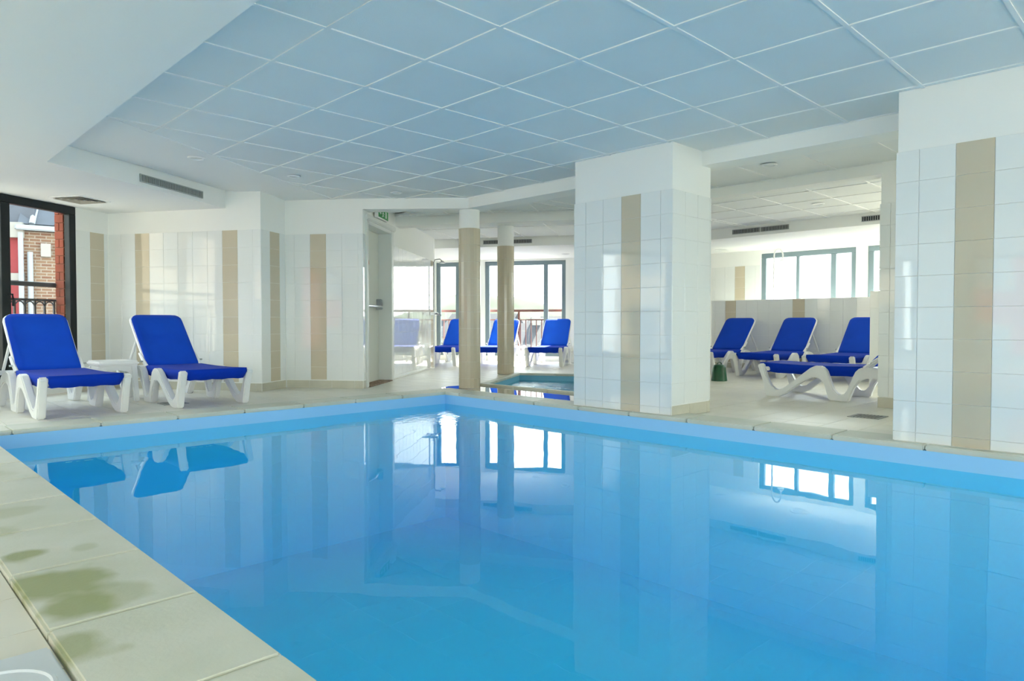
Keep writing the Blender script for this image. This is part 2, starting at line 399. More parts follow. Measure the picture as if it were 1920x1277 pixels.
# ------------------------------------------------------------------ plan of the room (metres; the camera stands over x=0, y=0)
D2 = (0.85, 0.527); D1 = (0.527, -0.85)
C0 = (2.33, 9.21); A1 = (3.407, 7.472); A2 = (3.825, 7.735); BW = (4.41, 6.98); E1 = (7.34, 9.37)
W0 = (C0[0] - D2[0] * 10.0, C0[1] - D2[1] * 10.0)          # far end of the window wall behind the camera's left
WL0 = (8.40, 12.33); WL1 = (11.75, 6.93); WR1 = (11.75, -4.0)
CZ, SZ = 2.212, 2.065                                       # ceiling, lower soffit
XL = W0[0]

# --- floor: slab with grout, tiles on top
POOL = (0.70, 4.74, -1.5, 5.87)                            # inner edge of the pool
COP = (0.352, 5.05, -1.83, 6.19)                            # outer edge of the coping
SP = ccw([(5.74, 6.30), (5.74, 4.15), (8.46, 5.41), (7.30, 7.28)])    # small pool, inner edge
SPO_H = [(a, b, c + w) for (a, b, c), w in zip(edges(SP), [0.0] * 4)]
def spo():
    # outer edge of the small pool's coping
    H = edges(SP); big = [(3, 2), (12, 2), (12, 10), (3, 10)]
    ws = []
    for (a, b, c) in H:
        ws.append(0.06 if abs(a) > 0.99 else 0.085)
    return clip_poly(big, [(a, b, c + w) for (a, b, c), w in zip(H, ws)])
SPO = spo()
bound = ccw([(XL, -4.0), (11.75, -4.0), WL1, WL0, C0, W0])
floor = G()
slabH = []
ca, cb, cd, ce = COP[0] + 0.05, COP[1] - 0.05, COP[2] + 0.05, COP[3] - 0.05
for p in [[(XL, -4), (ca, -4), (ca, 12.3), (XL, 12.3)], [(ca, ce), (cb, ce), (cb, 12.3), (ca, 12.3)], [(ca, -4), (cb, -4), (cb, cd), (ca, cd)]]:
    q = clip_poly(p, edges(bound))
    if q: floor.prism(q, -0.14, -0.005)
for q in minus(clip_poly([(cb, -4), (11.75, -4), (11.75, 12.33), (cb, 12.33)], edges(bound)), [(a, b, c - 0.03) for a, b, c in edges(SPO)]):
    floor.prism(q, -0.14, -0.005)
fl = floor.obj('floor', 'fgrout'); fl['kind'] = 'structure'
FT = 0.279
cells = []
Hb = edges(bound); Hs = edges(SPO)
Hp = edges([(COP[0], COP[2]), (COP[1], COP[2]), (COP[1], COP[3]), (COP[0], COP[3])])
for i in range(-22, 44):
    for j in range(-22, 46):
        x, y = 0.0775 + i * FT, 2.055 + j * FT
        c = clip_poly([(x, y), (x + FT, y), (x + FT, y + FT), (x, y + FT)], Hb)
        if not c: continue
        ps = [c]
        for HH in (Hp, Hs):
            nx = []
            for q in ps:
                nx += minus(q, HH) if clip_poly(q, HH) else [q]
            ps = nx
        for q in ps:
            if area(q) > 0.002:
                q2 = inset(q, 0.002)
                if q2: cells.append(q2)
yaw = R(44.46)
def view(q):
    cx = sum(p[0] for p in q) / len(q); cy_ = sum(p[1] for p in q) / len(q)
    d = cx * math.sin(yaw) + cy_ * math.cos(yaw); s = cx * math.cos(yaw) - cy_ * math.sin(yaw)
    vis = d > 0.5 and abs(s / d) < 0.78
    # hidden by walls and pillars
    az = math.degrees(math.atan2(cx, cy_))
    if cx > COP[1] - 0.05 and (49.6 < az < 60.6 or az > 73.5): vis = False
    if cx > COP[1] and az < 34: vis = False
    return vis, math.hypot(cx, cy_)
vis = sorted([c for c in cells if view(c)[0]], key=lambda c: view(c)[1])
one = vis[:298]; ids = set(id(c) for c in one)
_fc = {}
for q in one:
    w_, h_ = q[2][0] - q[0][0], q[2][1] - q[0][1]
    full = len(q) == 4 and abs(w_ - (FT - 0.004)) < 1e-3 and abs(h_ - (FT - 0.004)) < 1e-3
    key = 'full' if full else id(q)
    ox, oy = q[0]
    if key not in _fc: _fc[key] = G().prism([(p[0] - ox, p[1] - oy) for p in q], -0.006, 0.0).mesh('floor_tile', 'floor', bevel=0.0012, seg=1)
    obj('floor_tile', _fc[key], fl, (ox, oy, random.uniform(-0.0005, 0.0003)))
rest = G()
for c in cells:
    if id(c) not in ids: rest.prism(c, -0.006, 0.0)
o = rest.obj('floor_tiles', 'floor', fl); o['kind'] = 'stuff'

# --- swimming pool: liner, coping stones, water
pool = empty('swimming_pool', (0, 0, 0))
tag(pool, 'large rectangular pool with pale blue liner and cream stone coping', 'pool', kind='thing')
x0, x1, y0, y1 = POOL; zb, zt = -1.35, -0.012
g = G()
g.add([(x0, y0, zb), (x1, y0, zb), (x1, y1, zb), (x0, y1, zb), (x0, y0, zt), (x1, y0, zt), (x1, y1, zt), (x0, y1, zt)],
      [(0, 1, 2, 3), (0, 4, 5, 1), (1, 5, 6, 2), (2, 6, 7, 3), (3, 7, 4, 0)])
g.add([(x0 - .2, y0 - .2, zb - .1), (x1 + .2, y0 - .2, zb - .1), (x1 + .2, y1 + .2, zb - .1), (x0 - .2, y1 + .2, zb - .1), (x0 - .2, y0 - .2, zt), (x1 + .2, y0 - .2, zt), (x1 + .2, y1 + .2, zt), (x0 - .2, y1 + .2, zt)],
      [(0, 3, 2, 1), (0, 1, 5, 4), (1, 2, 6, 5), (2, 3, 7, 6), (3, 0, 4, 7)])
g.add([(x0, y0, zt), (x1, y0, zt), (x1, y1, zt), (x0, y1, zt), (x0 - .2, y0 - .2, zt), (x1 + .2, y0 - .2, zt), (x1 + .2, y1 + .2, zt), (x0 - .2, y1 + .2, zt)],
      [(0, 4, 5, 1), (1, 5, 6, 2), (2, 6, 7, 3), (3, 7, 4, 0)])
g.obj('pool_liner', 'liner', pool)
def stone(ax, bx, ay, by, lip):
    """one coping stone with a rounded nose; lip = side facing the water"""
    g = G().box(ax + 0.0025, bx - 0.0025, ay + 0.0025, by - 0.0025, -0.012, 0.022)
    g.obj('coping_stone', 'coping', pool, bevel=0.007, seg=2, smooth=True)
yj = [1.461 - 0.505 * k for k in range(7, 0, -1)] + [1.461 + 0.505 * k for k in range(9)]
yj = [y for y in yj if COP[2] + 0.1 < y < POOL[3] - 0.1]
ys = [COP[2]] + yj + [POOL[3]]
for a, b in zip(ys, ys[1:]): stone(COP[0], POOL[0] + 0.012, a, b, 'r')
yj = [1.78 + 0.55 * k for k in range(-6, 8)]
yj = [y for y in yj if COP[2] + 0.1 < y < POOL[3] - 0.1]
ys = [COP[2]] + yj + [POOL[3]]
for a, b in zip(ys, ys[1:]): stone(POOL[1] - 0.012, COP[1], a, b, 'l')
xs = [COP[0], POOL[0]] + [4.17 - 0.55 * k for k in range(6, -1, -1)] + [POOL[1], COP[1]]
for a, b in zip(xs, xs[1:]): stone(a, b, POOL[3] - 0.012, COP[3], 'd')
for a, b in ((0.352, 0.70), (0.70, 1.3), (1.3, 1.9), (1.9, 2.5), (2.5, 3.1), (3.1, 3.7), (3.7, 4.3), (4.3, 4.74), (4.74, 5.05)):
    stone(a, b, COP[2] - 0.33 + 0.33, POOL[2] + 0.012, 'u')
wt = mesh('pool_water', [(x0, y0, -0.11), (x1, y0, -0.11), (x1, y1, -0.11), (x0, y1, -0.11)], [(0, 1, 2, 3)], 'water')
tag(obj('pool_water', wt), 'calm blue water filling the large pool', 'water', kind='stuff')

# --- small pool behind the columns
sp = empty('paddling_pool', (0, 0, 0)); tag(sp, 'small angular paddling pool with deeper blue liner behind the pillar', 'pool', kind='thing')
g = G(); n = len(SP)
g.add([(x, y, -0.7) for x, y in SP] + [(x, y, -0.012) for x, y in SP], [tuple(range(n))] + [(i, n + i, n + (i + 1) % n, (i + 1) % n) for i in range(n)])
sb = [(x, y) for x, y in SPO]
g.add([(x, y, -0.75) for x, y in sb] + [(x, y, -0.013) for x, y in sb], [tuple(range(len(sb) - 1, -1, -1))] + [(i, (i + 1) % len(sb), len(sb) + (i + 1) % len(sb), len(sb) + i) for i in range(len(sb))])
g.obj('pool_liner', 'liner_s', sp)
for i, (a, b, c) in enumerate(edges(SP)):
    w = 0.06 if abs(a) > 0.99 else 0.085
    p, q = SP[i], SP[(i + 1) % n]; L, an, d = seg(p, q)
    k = max(1, round(L / 0.5))
    # the stones of this side, cut by the mitre lines of the coping
    strip = clip(SPO, -a, -b, -c + 0.012)
    for s in range(k):
        lo, hi = L * s / k, L * (s + 1) / k
        piece = strip
        if s > 0: piece = clip(piece, d[0], d[1], -(d[0] * (p[0] + d[0] * lo) + d[1] * (p[1] + d[1] * lo)))
        if s < k - 1: piece = clip(piece, -d[0], -d[1], (d[0] * (p[0] + d[0] * hi) + d[1] * (p[1] + d[1] * hi)))
        # keep corners with one side only
        for j, (a2, b2, c2) in enumerate(edges(SP)):
            if j < i and piece: piece = clip(piece, a2, b2, c2 - 0.012)
        if piece:
            piece = inset(piece, 0.002)
            if piece: G().prism(piece, -0.012, 0.024).obj('coping_stone', 'coping', sp, bevel=0.006, seg=1)
me = mesh('pool_water', [(x, y, -0.085) for x, y in SP], [tuple(range(n))], 'water_s')
tag(obj('paddling_pool_water', me), 'rippled water in the small paddling pool', 'water', kind='stuff')
pd = [(5.062, 4.0), (5.672, 4.0), (5.672, 6.30), (5.60, 6.46), (5.30, 6.50), (5.10, 6.40), (5.062, 6.30)]
tag(G().prism(pd, 0.0006, 0.0026).obj('puddle', 'puddle'), 'mirror-like film of water on the floor between the two pools', 'puddle')

# ------------------------------------------------------------------ walls
LT = 1.815
win_ops = [(10.0 - 2.12, 10.0 - 0.448, 0.14, 2.065), (10.0 - 5.6, 10.0 - 2.9, 0.14, 2.065), (10.0 - 9.6, 10.0 - 6.2, 0.14, 2.065)]
w = wall('wall_left', W0, C0, openings=win_ops, thick=0.16)
tiles(w, 6.65, 10.0 - 0.008, 10.0 - 0.062, (10.0 - 0.0625 - PITCH, 10.0 - 0.0625 - PITCH * 14), LT, 0.10, openings=win_ops, base=0.09)
tiles(w, 0.1, 6.6, 6.6, (), LT, 0.10, openings=win_ops, base=0.09)
w = wall('wall_back_left', C0, A1)
tiles(w, 0.008, w['len'], 0.381, (0.381, 0.381 + PITCH * 6 - 0.035), LT, 0.10, base=0.09)
w = wall('wall_back_pier', A1, A2)
tiles(w, 0.0, w['len'] - 0.008, 0.175, (0.175,), LT, 0.10, base=0.09)
w = wall('wall_back_middle', A2, BW)
tiles(w, 0.008, w['len'], 0.312, (0.312,), LT, 0.10, base=0.09)
# door wall: recess for the door between 0.14 and 1.16
DO = (0.135, 1.165, 0.0, 1.985)
w = wall('wall_back_door', BW, E1, openings=[DO], thick=0.22, start=0.05)
tiles(w, 0.0, 0.09, 0.0, (), LT, 0.10, openings=[DO], base=0.09)
tiles(w, 1.225, w['len'] - 0.003, 1.225 + 0.1, (1.225 + 0.1 + PITCH * 11,), LT, 0.02)
LE, AE, DE = seg(BW, E1)
w = wall('wall_far_return', E1, (E1[0] - 0.64 * 1.2, E1[1] + 0.77 * 1.2))
w = wall('wall_far_hidden', (E1[0] - 0.64 * 1.2, E1[1] + 0.77 * 1.2), WL0)
# wing window wall
wing_ops = [(1.0, 2.46, 0.1, 2.035), (2.86, 4.70, 0.1, 2.035)]   # set below after measuring from WL0
LWG, AWG, DWG = seg(WL0, WL1)
off = math.hypot(9.92 - WL0[0], 9.88 - WL0[1])
wing_ops = [(off - 1.80, off - 1.295, 0.105, 2.03), (off - 0.74, off + 0.935, 0.105, 2.03)]
w = wall('wall_far_wing', WL0, WL1, openings=wing_ops)
# right window wall
right_ops = [(1.255, 2.86, 0.14, 2.0), (3.03, 4.64, 0.14, 2.0), (5.1, 6.7, 0.14, 2.0), (7.2, 8.8, 0.14, 2.0)]
w = wall('wall_right', WL1, WR1, openings=right_ops)
tiles(w, 0.3, 1.25, 0.769, (0.769,), 1.80, 0.05)
tiles(w, 2.865, 3.02, 2.865, (), 1.80, 0.05)
added_back_ops = [(0.3, 3.4, 0.1, 2.0), (8.4, 12.2, 0.1, 2.06), (13.6, 17.4, 0.1, 2.06)]  # unseen openings added to brighten pool, walls and right room
w = wall('wall_front', WR1, (XL, -4.0), openings=added_back_ops)
added_side_ops = [(0.4, 3.6, 0.1, 2.06), (4.2, 7.4, 0.1, 2.06)]  # out-of-view glazing added so more daylight reaches the hall
w = wall('wall_side', (XL, -4.0), W0, openings=added_side_ops)

# windows
nwin = 0
def wname():
    global nwin; nwin += 1; return 'window_%d' % nwin
wa = window(wname(), W0, C0, *win_ops[0], [(10.0 - 1.285, 0.10)], 'frame_dark', frame=0.085, depth=0.075, yoff=-0.004)
G().box(0.02, 1.652, -0.008, 0.075, 0.06, 0.17).obj('kick_rail', 'frame_dark', wa)
# handle on the meeting stile
g = G().tube([(0.865, 0.0, 0.92), (0.865, -0.045, 0.92), (0.867, -0.05, 0.86), (0.867, -0.047, 0.80)], 0.010, 8)
g.obj('window_handle', 'frame_dark', wa, smooth=True)
for ops in win_ops[1:]: window(wname(), W0, C0, *ops, [(0.5 * (ops[0] + ops[1]), 0.10)], 'frame_dark', frame=0.08, depth=0.08)
window(wname(), WL0, WL1, *wing_ops[0], [], 'frame_grey', frame=0.085)
window(wname(), WL0, WL1, *wing_ops[1], [(off + 0.526, 0.085)], 'frame_grey', frame=0.085)
o0 = right_ops[0]
window(wname(), WL1, WR1, *o0, [(1.903, 0.055), (2.495, 0.085)], 'frame_grey', frame=0.085)
for ops in right_ops[1:]: window(wname(), WL1, WR1, *ops, [(ops[0] + 0.65, 0.06), (ops[0] + 1.24, 0.085)], 'frame_grey', frame=0.085)
for ops in added_back_ops: window(wname(), WR1, (XL, -4.0), *ops, [(0.5 * (ops[0] + ops[1]), 0.1)], 'frame_dark', frame=0.08)  # added windows behind the camera, put in for their light
for ops in added_side_ops: window(wname(), (XL, -4.0), W0, *ops, [(0.5 * (ops[0] + ops[1]), 0.1)], 'frame_dark', frame=0.08)  # added side windows, never in view, extra daylight only

# half-height partition behind the right-hand loungers and its return
w = wall('wall_low_partition', (11.0, 6.2), (11.0, 2.98), z1=1.16, thick=0.12)
tiles(w, 0.0, 3.1, 6.2 - 5.94, (6.2 - 5.936, 6.2 - 5.936 + PITCH * 6), 1.155, 0.10, base=0.09)
w = wall('wall_low_return', (11.0, 2.86), (9.1, 2.86), z1=1.16, thick=0.12)
tiles(w, 0.1, 1.9, 0.1, (), 1.155, 0.10, base=0.09)
w = wall('wall_low_return_end', (9.1, 2.98), (9.1, 2.86), z1=1.16, thick=0.02)
tiles(w, 0.0, 0.12, 0.12, (), 1.155, 0.02)

# pillars: painted shafts with tiled faces
def pillar(name, ax, bx, ay, by, faces):
    o = G().box(ax + 0.009, bx - 0.009, ay + 0.009, by - 0.009, 0.0, CZ + 0.03).obj(name, 'paint'); o['kind'] = 'structure'
    for (p0, p1, anchor, strips, base) in faces:
        L, a, d = seg(p0, p1)
        f = empty('tiled_face', (p0[0], p0[1], 0), a, o)
        if base:
            tiles(f, 0.0, L, anchor, strips, 1.842, 0.105, base=0.095, y=0.007)
        else:
            tiles(f, 0.0, L, anchor, strips, 1.842, 0.024, y=0.007)
    return o
# faces run left to right as the room sees them
pillar('pillar_middle', 4.79, 5.40, 3.05, 4.083, [((4.79, 4.083), (4.79, 3.05), 0.527, (0.527,), False), ((4.79, 3.05), (5.40, 3.05), 0.0, (), True)])
pillar('pillar_right', 4.80, 5.40, 0.30, 1.43, [((4.80, 1.43), (4.80, 0.30), 0.326, (0.326,), False)])
pillar('pillar_rear', 6.75, 7.25, 1.25, 2.14, [((6.75, 2.14), (6.75, 1.25), 0.09, (), True)])

# round columns: beige mosaic sleeve in courses, painted head
def column(cx, cy, r, zt, label):
    c = empty('round_column', (cx, cy, 0)); tag(c, label, 'column', 'round columns between the pools', kind='thing')
    G().lathe([(r - 0.008, 0.003), (r - 0.008, CZ + 0.02)], 32).obj('shaft', 'paint', c, smooth=True)
    h = 0.1955; z = zt; k = 0
    while z > 0.03:
        zb_ = max(z - h, 0.0035)
        G().lathe([(r - 0.008, zb_ + 0.0006), (r, zb_ + 0.0012), (r, z - 0.0012), (r - 0.008, z - 0.0006)], 20).obj('tile_course', 'column', c)
        z -= h
    return c
column(5.37, 6.19, 0.128, 1.878, 'nearer round column, beige tiled with white head, beside the puddle')
column(7.215, 7.488, 0.128, 1.92, 'farther round column, beige tiled with white head, by the small pool')

# ------------------------------------------------------------------ ceiling
ceil = G().prism(inset(bound, -0.16), 2.262, 2.40).obj('ceiling', 'soffit'); ceil['kind'] = 'structure'
grid = G(); ntile = 0
def ceiling_field(poly, ox, oy, px, py, rot=0.0, extra=()):
    H = edges(ccw(poly)) + list(extra)
    cs, sn = math.cos(rot), math.sin(rot)
    for i in range(-40, 40):
        for j in range(-40, 40):
            c = [(ox + cs * (i + u) * px - sn * (j + v) * py, oy + sn * (i + u) * px + cs * (j + v) * py) for u, v in ((0, 0), (1, 0), (1, 1), (0, 1))]
            c = clip_poly(c, H)
            if not c or area(c) < 0.003: continue
            q = inset(c, 0.011)
            if not q: continue
            ox_, oy_ = q[0]
            G().prism([(p[0] - ox_, p[1] - oy_) for p in q], 0.0, 0.012).obj('ceiling_tile', 'ceil', ceil, loc=(ox_, oy_, CZ + 0.006 + random.uniform(-0.001, 0.001)))
            H2 = edges(q)
            for piece in minus(c, H2): grid.prism(piece, CZ, CZ + 0.03)
# main hall: grid lines measured in the photograph
marg = (0.536, -0.844, -(0.536 * 2.40 - 0.844 * 6.12))
ceiling_field([(1.24, -4), (5.25, -4), (5.25, 8.5), (1.24, 8.5)], 1.154, 0.684, 0.6, 0.6, extra=[marg])
ceiling_field([(5.52, -4), (6.78, -4), (6.78, 5.75), (5.52, 5.75)], 5.52, 1.93, 1.30, 0.6)
ceiling_field([(5.45, 5.75), (6.75, 5.75), (5.30, 8.15), (4.62, 7.15), (5.45, 6.25)], 5.6, 6.3, 0.6, 0.6, rot=R(31.8))
ceiling_field([(7.0, -4), (9.75, -4), (9.75, 5.0), (7.0, 5.0)], 7.66, 1.93, 0.6, 0.6)
ceiling_field([(7.0, 5.0), (9.75, 5.0), (9.75, 5.81), (7.43, 9.56), (5.80, 8.1)], 7.58, 7.0, 1.2, 0.6, rot=R(31.8))
o = grid.obj('ceiling_grid', 'tbar', ceil)
# plaster margin rising towards the bulkhead
BK0, BK1 = (1.24, 6.60), (3.19, 7.865)
def margin():
    a = (1.24, (0.536 * 1.24 + marg[2]) / 0.844); 
    b = (4.22, (0.536 * 4.22 + marg[2]) / 0.844)
    V = [(a[0], a[1], CZ + 0.002), (b[0], b[1], CZ + 0.002), (A2[0], A2[1] + 0.05, CZ + 0.004), (A1[0] - 0.1, A1[1] + 0.3, CZ + 0.032), (BK0[0], BK0[1] + 0.02, CZ + 0.032)]
    V2 = [(x, y, z + 0.03) for x, y, z in V]; n = len(V)
    return G().add(V + V2, [tuple(range(n - 1, -1, -1)), tuple(range(n, 2 * n))] + [(i, (i + 1) % n, n + (i + 1) % n, n + i) for i in range(n)])
margin().obj('plaster_margin', 'soffit', ceil)
# lowered soffits with bulkhead faces
sof = [(1.24, -4.0), (1.24, 6.60), BK1, C0, W0, (XL, -4.0)]
def low(poly, name):
    g = G()
    g.prism(ccw(poly), SZ, 2.262)
    o = g.obj(name, 'soffit'); o['kind'] = 'structure'; return o
low(sof, 'ceiling_low_left')
low([(9.75, -4), (11.75, -4), WL1, WL0, (6.60, 10.92), (7.43, 9.56), (9.75, 5.81)], 'ceiling_low_right')
# beams
def beam(name, pts, t, zb_):
    g = G()
    for p, q in zip(pts, pts[1:]):
        L, a, d = seg(p, q); nx, ny = -d[1], d[0]
        g.prism(ccw([p, q, (q[0] + nx * t, q[1] + ny * t), (p[0] + nx * t, p[1] + ny * t)]), zb_, 2.262)
    o = g.obj(name, 'paint'); o['kind'] = 'structure'
beam('trim_1', [(5.25, 0.9), (5.25, 6.10)], -0.25, 2.095)
beam('trim_2', [(5.25, 6.07), BW], -0.22, 2.095)
beam('trim_3', [(6.78, 0.9), (6.78, 5.80)], -0.20, 2.115)
beam('trim_4', [(6.78, 5.77), (5.22, 8.30)], -0.20, 2.09)

# ------------------------------------------------------------------ door, exit sign, shower on the door wall
def on(p0, an, d, x, y=0.0): return (p0[0] + d[0] * x - d[1] * y, p0[1] + d[1] * x + d[0] * y)
dr = empty('door_1', (BW[0], BW[1], 0), AE); dr['kind'] = 'structure'
G().box(0.165, 1.12, 0.16, 0.205, 0.012, 1.95).obj('door_leaf', 'door', dr, bevel=0.004, seg=1)
g = G().box(0.09, 0.165, -0.02, 0.22, 0, 2.03).box(1.12, 1.225, -0.02, 0.22, 0, 2.03).box(0.165, 1.12, -0.02, 0.22, 1.95, 2.03)
g.obj('door_frame', 'doorframe', dr, bevel=0.008)
G().box(0.06, 1.255, -0.045, -0.008, 1.99, 2.055).obj('lintel_moulding', 'doorframe', dr, bevel=0.01)
G().tube([(0.20, 0.095, 0.985), (1.04, 0.095, 0.985)], 0.017, 12).obj('push_bar', 'steel', dr, smooth=True)
G().box(0.20, 0.26, 0.085, 0.165, 0.95, 1.02).obj('bar_bracket', 'lock', dr, bevel=0.006)
G().box(1.01, 1.06, 0.085, 0.165, 0.945, 1.085).obj('lock_case', 'lock', dr, bevel=0.008)
o = obj('sticker', G().lathe([(0.045, 0.0), (0.045, 0.003)], 20).mesh('sticker', 'orange'), dr, (0.67, 0.159, 1.54), rot=(R(90), 0, 0)); o['label'] = 'small round orange sticker'
M['mat'] = mat('worn_brown_threshold', (0.30, 0.22, 0.17), 0.9, 0.2, var=(28, 0.6), bump=(60, 0.4))
G().box(0.165, 1.12, -0.03, 0.158, 0.0, 0.014).obj('threshold', 'mat', dr, bevel=0.003, seg=1)
es = empty('exit_sign', (*on(BW, AE, DE, 0.62, -0.012), 2.062), AE); tag(es, 'small green running-man emergency exit sign above the grey door', 'sign')
G().box(-0.22, 0.22, -0.05, 0.0, 0.0, 0.13).obj('sign_body', 'white', es, bevel=0.008)
G().box(-0.20, 0.20, -0.053, -0.05, 0.012, 0.118).obj('sign_face', 'green', es)
# running figure, doorway and arrow in white
g = G().add([(-0.02 + 0.013 * math.cos(k * math.pi / 5), -0.0545, 0.098 + 0.011 * math.sin(k * math.pi / 5)) for k in range(10)], [tuple(range(10))])
g.obj('runner_head', 'white', es)
g = G()
for q in ([(-0.035, 0.086), (-0.005, 0.088), (-0.012, 0.055), (-0.035, 0.055)], [(-0.033, 0.056), (-0.014, 0.056), (0.018, 0.045), (0.012, 0.036), (-0.02, 0.043)], [(-0.035, 0.06), (-0.018, 0.056), (-0.04, 0.028), (-0.07, 0.024), (-0.07, 0.033), (-0.05, 0.037)], [(-0.006, 0.086), (0.03, 0.072), (0.028, 0.064), (-0.006, 0.074)], [(-0.034, 0.086), (-0.062, 0.068), (-0.057, 0.061), (-0.03, 0.074)]):
    g.add([(x, -0.0545, z) for x, z in q], [tuple(range(len(q)))])
g.obj('runner_body', 'white', es)
for nm, q in (('doorway_mark', [(0.075, 0.03), (0.125, 0.03), (0.125, 0.11), (0.075, 0.11)]), ('arrow_mark', [(-0.17, 0.066), (-0.135, 0.092), (-0.135, 0.074), (-0.095, 0.074), (-0.095, 0.058), (-0.135, 0.058), (-0.135, 0.04)])):
    G().add([(x, -0.0545, z) for x, z in q], [tuple(range(len(q)))]).obj(nm, 'white', es)
sh = empty('wall_shower', (*on(BW, AE, DE, 3.52, -0.008), 0), AE); tag(sh, 'slim wall-mounted shower pipe with mixer tap beside the far windows', 'shower')
G().tube([(0, -0.035, 0.92), (0, -0.035, 1.78), (0, -0.06, 1.83), (0, -0.14, 1.84), (0, -0.18, 1.80)], 0.011, 8).obj('riser_pipe', 'steel', sh, smooth=True)
G().lathe([(0.012, 0.03), (0.05, 0.0), (0.05, -0.01), (0.0, -0.01)], 16, c=(0, -0.18)).obj('shower_head', 'steel', sh, smooth=True, loc=(0, 0, 1.78))
G().box(-0.13, 0.13, -0.085, 0.0, 0.90, 0.95).tube([(0.10, -0.06, 0.925), (0.17, -0.12, 0.90)], 0.018, 8).tube([(-0.10, -0.06, 0.925), (-0.10, -0.13, 0.925)], 0.02, 8).obj('mixer_tap', 'steel', sh, bevel=0.006)
# free-standing gooseneck shower behind the partition
gs = empty('gooseneck_shower', (11.3, 5.22, 0)); tag(gs, 'white gooseneck shower pipe rising behind the low partition', 'shower')
pts = [(0, 0, 0), (0, 0, 1.90)] + [(0, -0.075 + 0.075 * math.cos(R(t)), 1.90 + 0.11 * math.sin(R(t))) for t in range(15, 181, 15)] + [(0, -0.15, 1.83)]
G().tube(pts, 0.014, 8).obj('bent_pipe', 'plastic', gs, smooth=True)
G().lathe([(0.015, 0.02), (0.05, 0.0), (0.05, -0.012), (0.0, -0.012)], 16, c=(0, -0.15)).obj('shower_rose', 'plastic', gs, smooth=True, loc=(0, 0, 1.82))
G().box(-0.05, 0.05, -0.05, 0.05, 0, 0.02).obj('base_plate', 'steel', gs)

# ------------------------------------------------------------------ vents, lamps, drains, skimmer
def grille(name, p, an, w, h, label, group=None, nsl=None, split=False):
    v = empty(name, p, an); tag(v, label, 'vent', group)
    G().box(0, w, -0.004, -0.001, 0, h).obj('backing', 'vent_back', v)
    f = 0.008
    G().box(0, w, -0.012, -0.001, 0, f).box(0, w, -0.012, -0.001, h - f, h).box(0, f, -0.012, -0.001, f, h - f).box(w - f, w, -0.012, -0.001, f, h - f).obj('grille_frame', 'vent', v)
    n_ = nsl or int(w / 0.02)
    sl = G().box(-0.0035, 0.0035, -0.011, -0.003, f, h - f).mesh('slat', 'vent')
    for k in range(1, n_):
        obj('slat', sl, v, (w * k / n_, 0, 0))
    return v
LB, AB, DB = seg(BK0, BK1)
grille('ceiling_vent', (*on(BK0, AB, DB, 1.0, -0.001), 2.105), AB, 0.905, 0.075, 'long grey slatted vent on the left bulkhead above the loungers', nsl=46)
LF, AF, DF = seg((9.75, 5.81), (9.75, -4))
RG = 'vents along the far right bulkhead'
grille('ceiling_vent', (9.749, 5.81 - 0.654, 2.11), AF, 0.435, 0.072, 'first of two joined grey vents on the far right bulkhead, beside the pillar', RG, nsl=18)
grille('ceiling_vent', (9.749, 5.81 - 1.104, 2.11), AF, 0.42, 0.072, 'second of two joined grey vents on the far bulkhead, above the gooseneck shower', RG, nsl=18)
grille('ceiling_vent', (9.749, 5.81 - 2.50, 2.11), AF, 0.45, 0.072, 'short grey vent on the far bulkhead next to the rear pillar', RG, nsl=16)
LG, AG, DG = seg((7.43, 9.56), (9.75, 5.81))
grille('ceiling_vent', (*on((7.43, 9.56), AG, DG, 0.93, -0.001), 2.11), AG, 0.85, 0.07, 'grey slatted vent on the bulkhead behind the far round column', nsl=36)
# square diffuser on the soffit over the window
M['diff'] = mat('tan_diffuser', (0.36, 0.33, 0.27), 0.5, 0.4)
df = empty('ceiling_diffuser', (1.86, 8.36, SZ), R(31.8)); tag(df, 'square beige air diffuser on the lowered soffit near the left window', 'vent')
G().box(-0.20, 0.20, -0.20, 0.20, -0.006, 0.002).obj('diffuser_plate', 'tbar', df, bevel=0.003, seg=1)
for k, s in enumerate((0.17, 0.125, 0.08, 0.035)):
    G().add([(-s, -s, -0.016), (s, -s, -0.016), (s, s, -0.016), (-s, s, -0.016), (-s + .03, -s + .03, -0.004), (s - .03, -s + .03, -0.004), (s - .03, s - .03, -0.004), (-s + .03, s - .03, -0.004)],
            [(0, 1, 5, 4), (1, 2, 6, 5), (2, 3, 7, 6), (3, 0, 4, 7)]).obj('diffuser_ring', 'diff', df)
# recessed spots
def spot(x, y, z, label, r=0.055, group='recessed ceiling spots'):
    s = empty('ceiling_spot', (x, y, z)); tag(s, label, 'ceiling light', group)
    G().lathe([(r * 0.72, 0.0), (r * 0.72, -0.004), (r * 0.8, -0.010), (r, -0.008), (r + 0.006, 0.0)], 24).obj('trim_ring', 'tbar', s, smooth=True)
    G().lathe([(0.0, -0.002), (r * 0.5, -0.0045), (r * 0.74, -0.003)], 24).obj('lamp_lens', 'lampface', s, smooth=True)
    return s
spot(2.29, 6.28, CZ + 0.004, 'leftmost of the three recessed spots in the pool ceiling, near the long vent', 0.07)
spot(3.25, 6.38, CZ, 'middle of the three recessed spots in the pool ceiling, before the back wall', 0.06)
spot(4.46, 6.37, CZ, 'recessed spot in the pool ceiling nearest the door beam', 0.06)
spot(5.51, 7.48, CZ, 'recessed spot in the ceiling just behind the beam over the door', 0.06)
spot(6.11, 2.88, CZ, 'recessed grey-rimmed spot in the dim ceiling strip between the two right beams', 0.07)
spot(8.51, 3.39, CZ, 'recessed spot in the ceiling of the right lounger room', 0.07)
spot(7.98, 7.98, CZ, 'recessed spot in the ceiling behind the far round column', 0.06)
spot(9.85, 9.35, SZ, 'flush soffit spot above the far window, left one', 0.08)
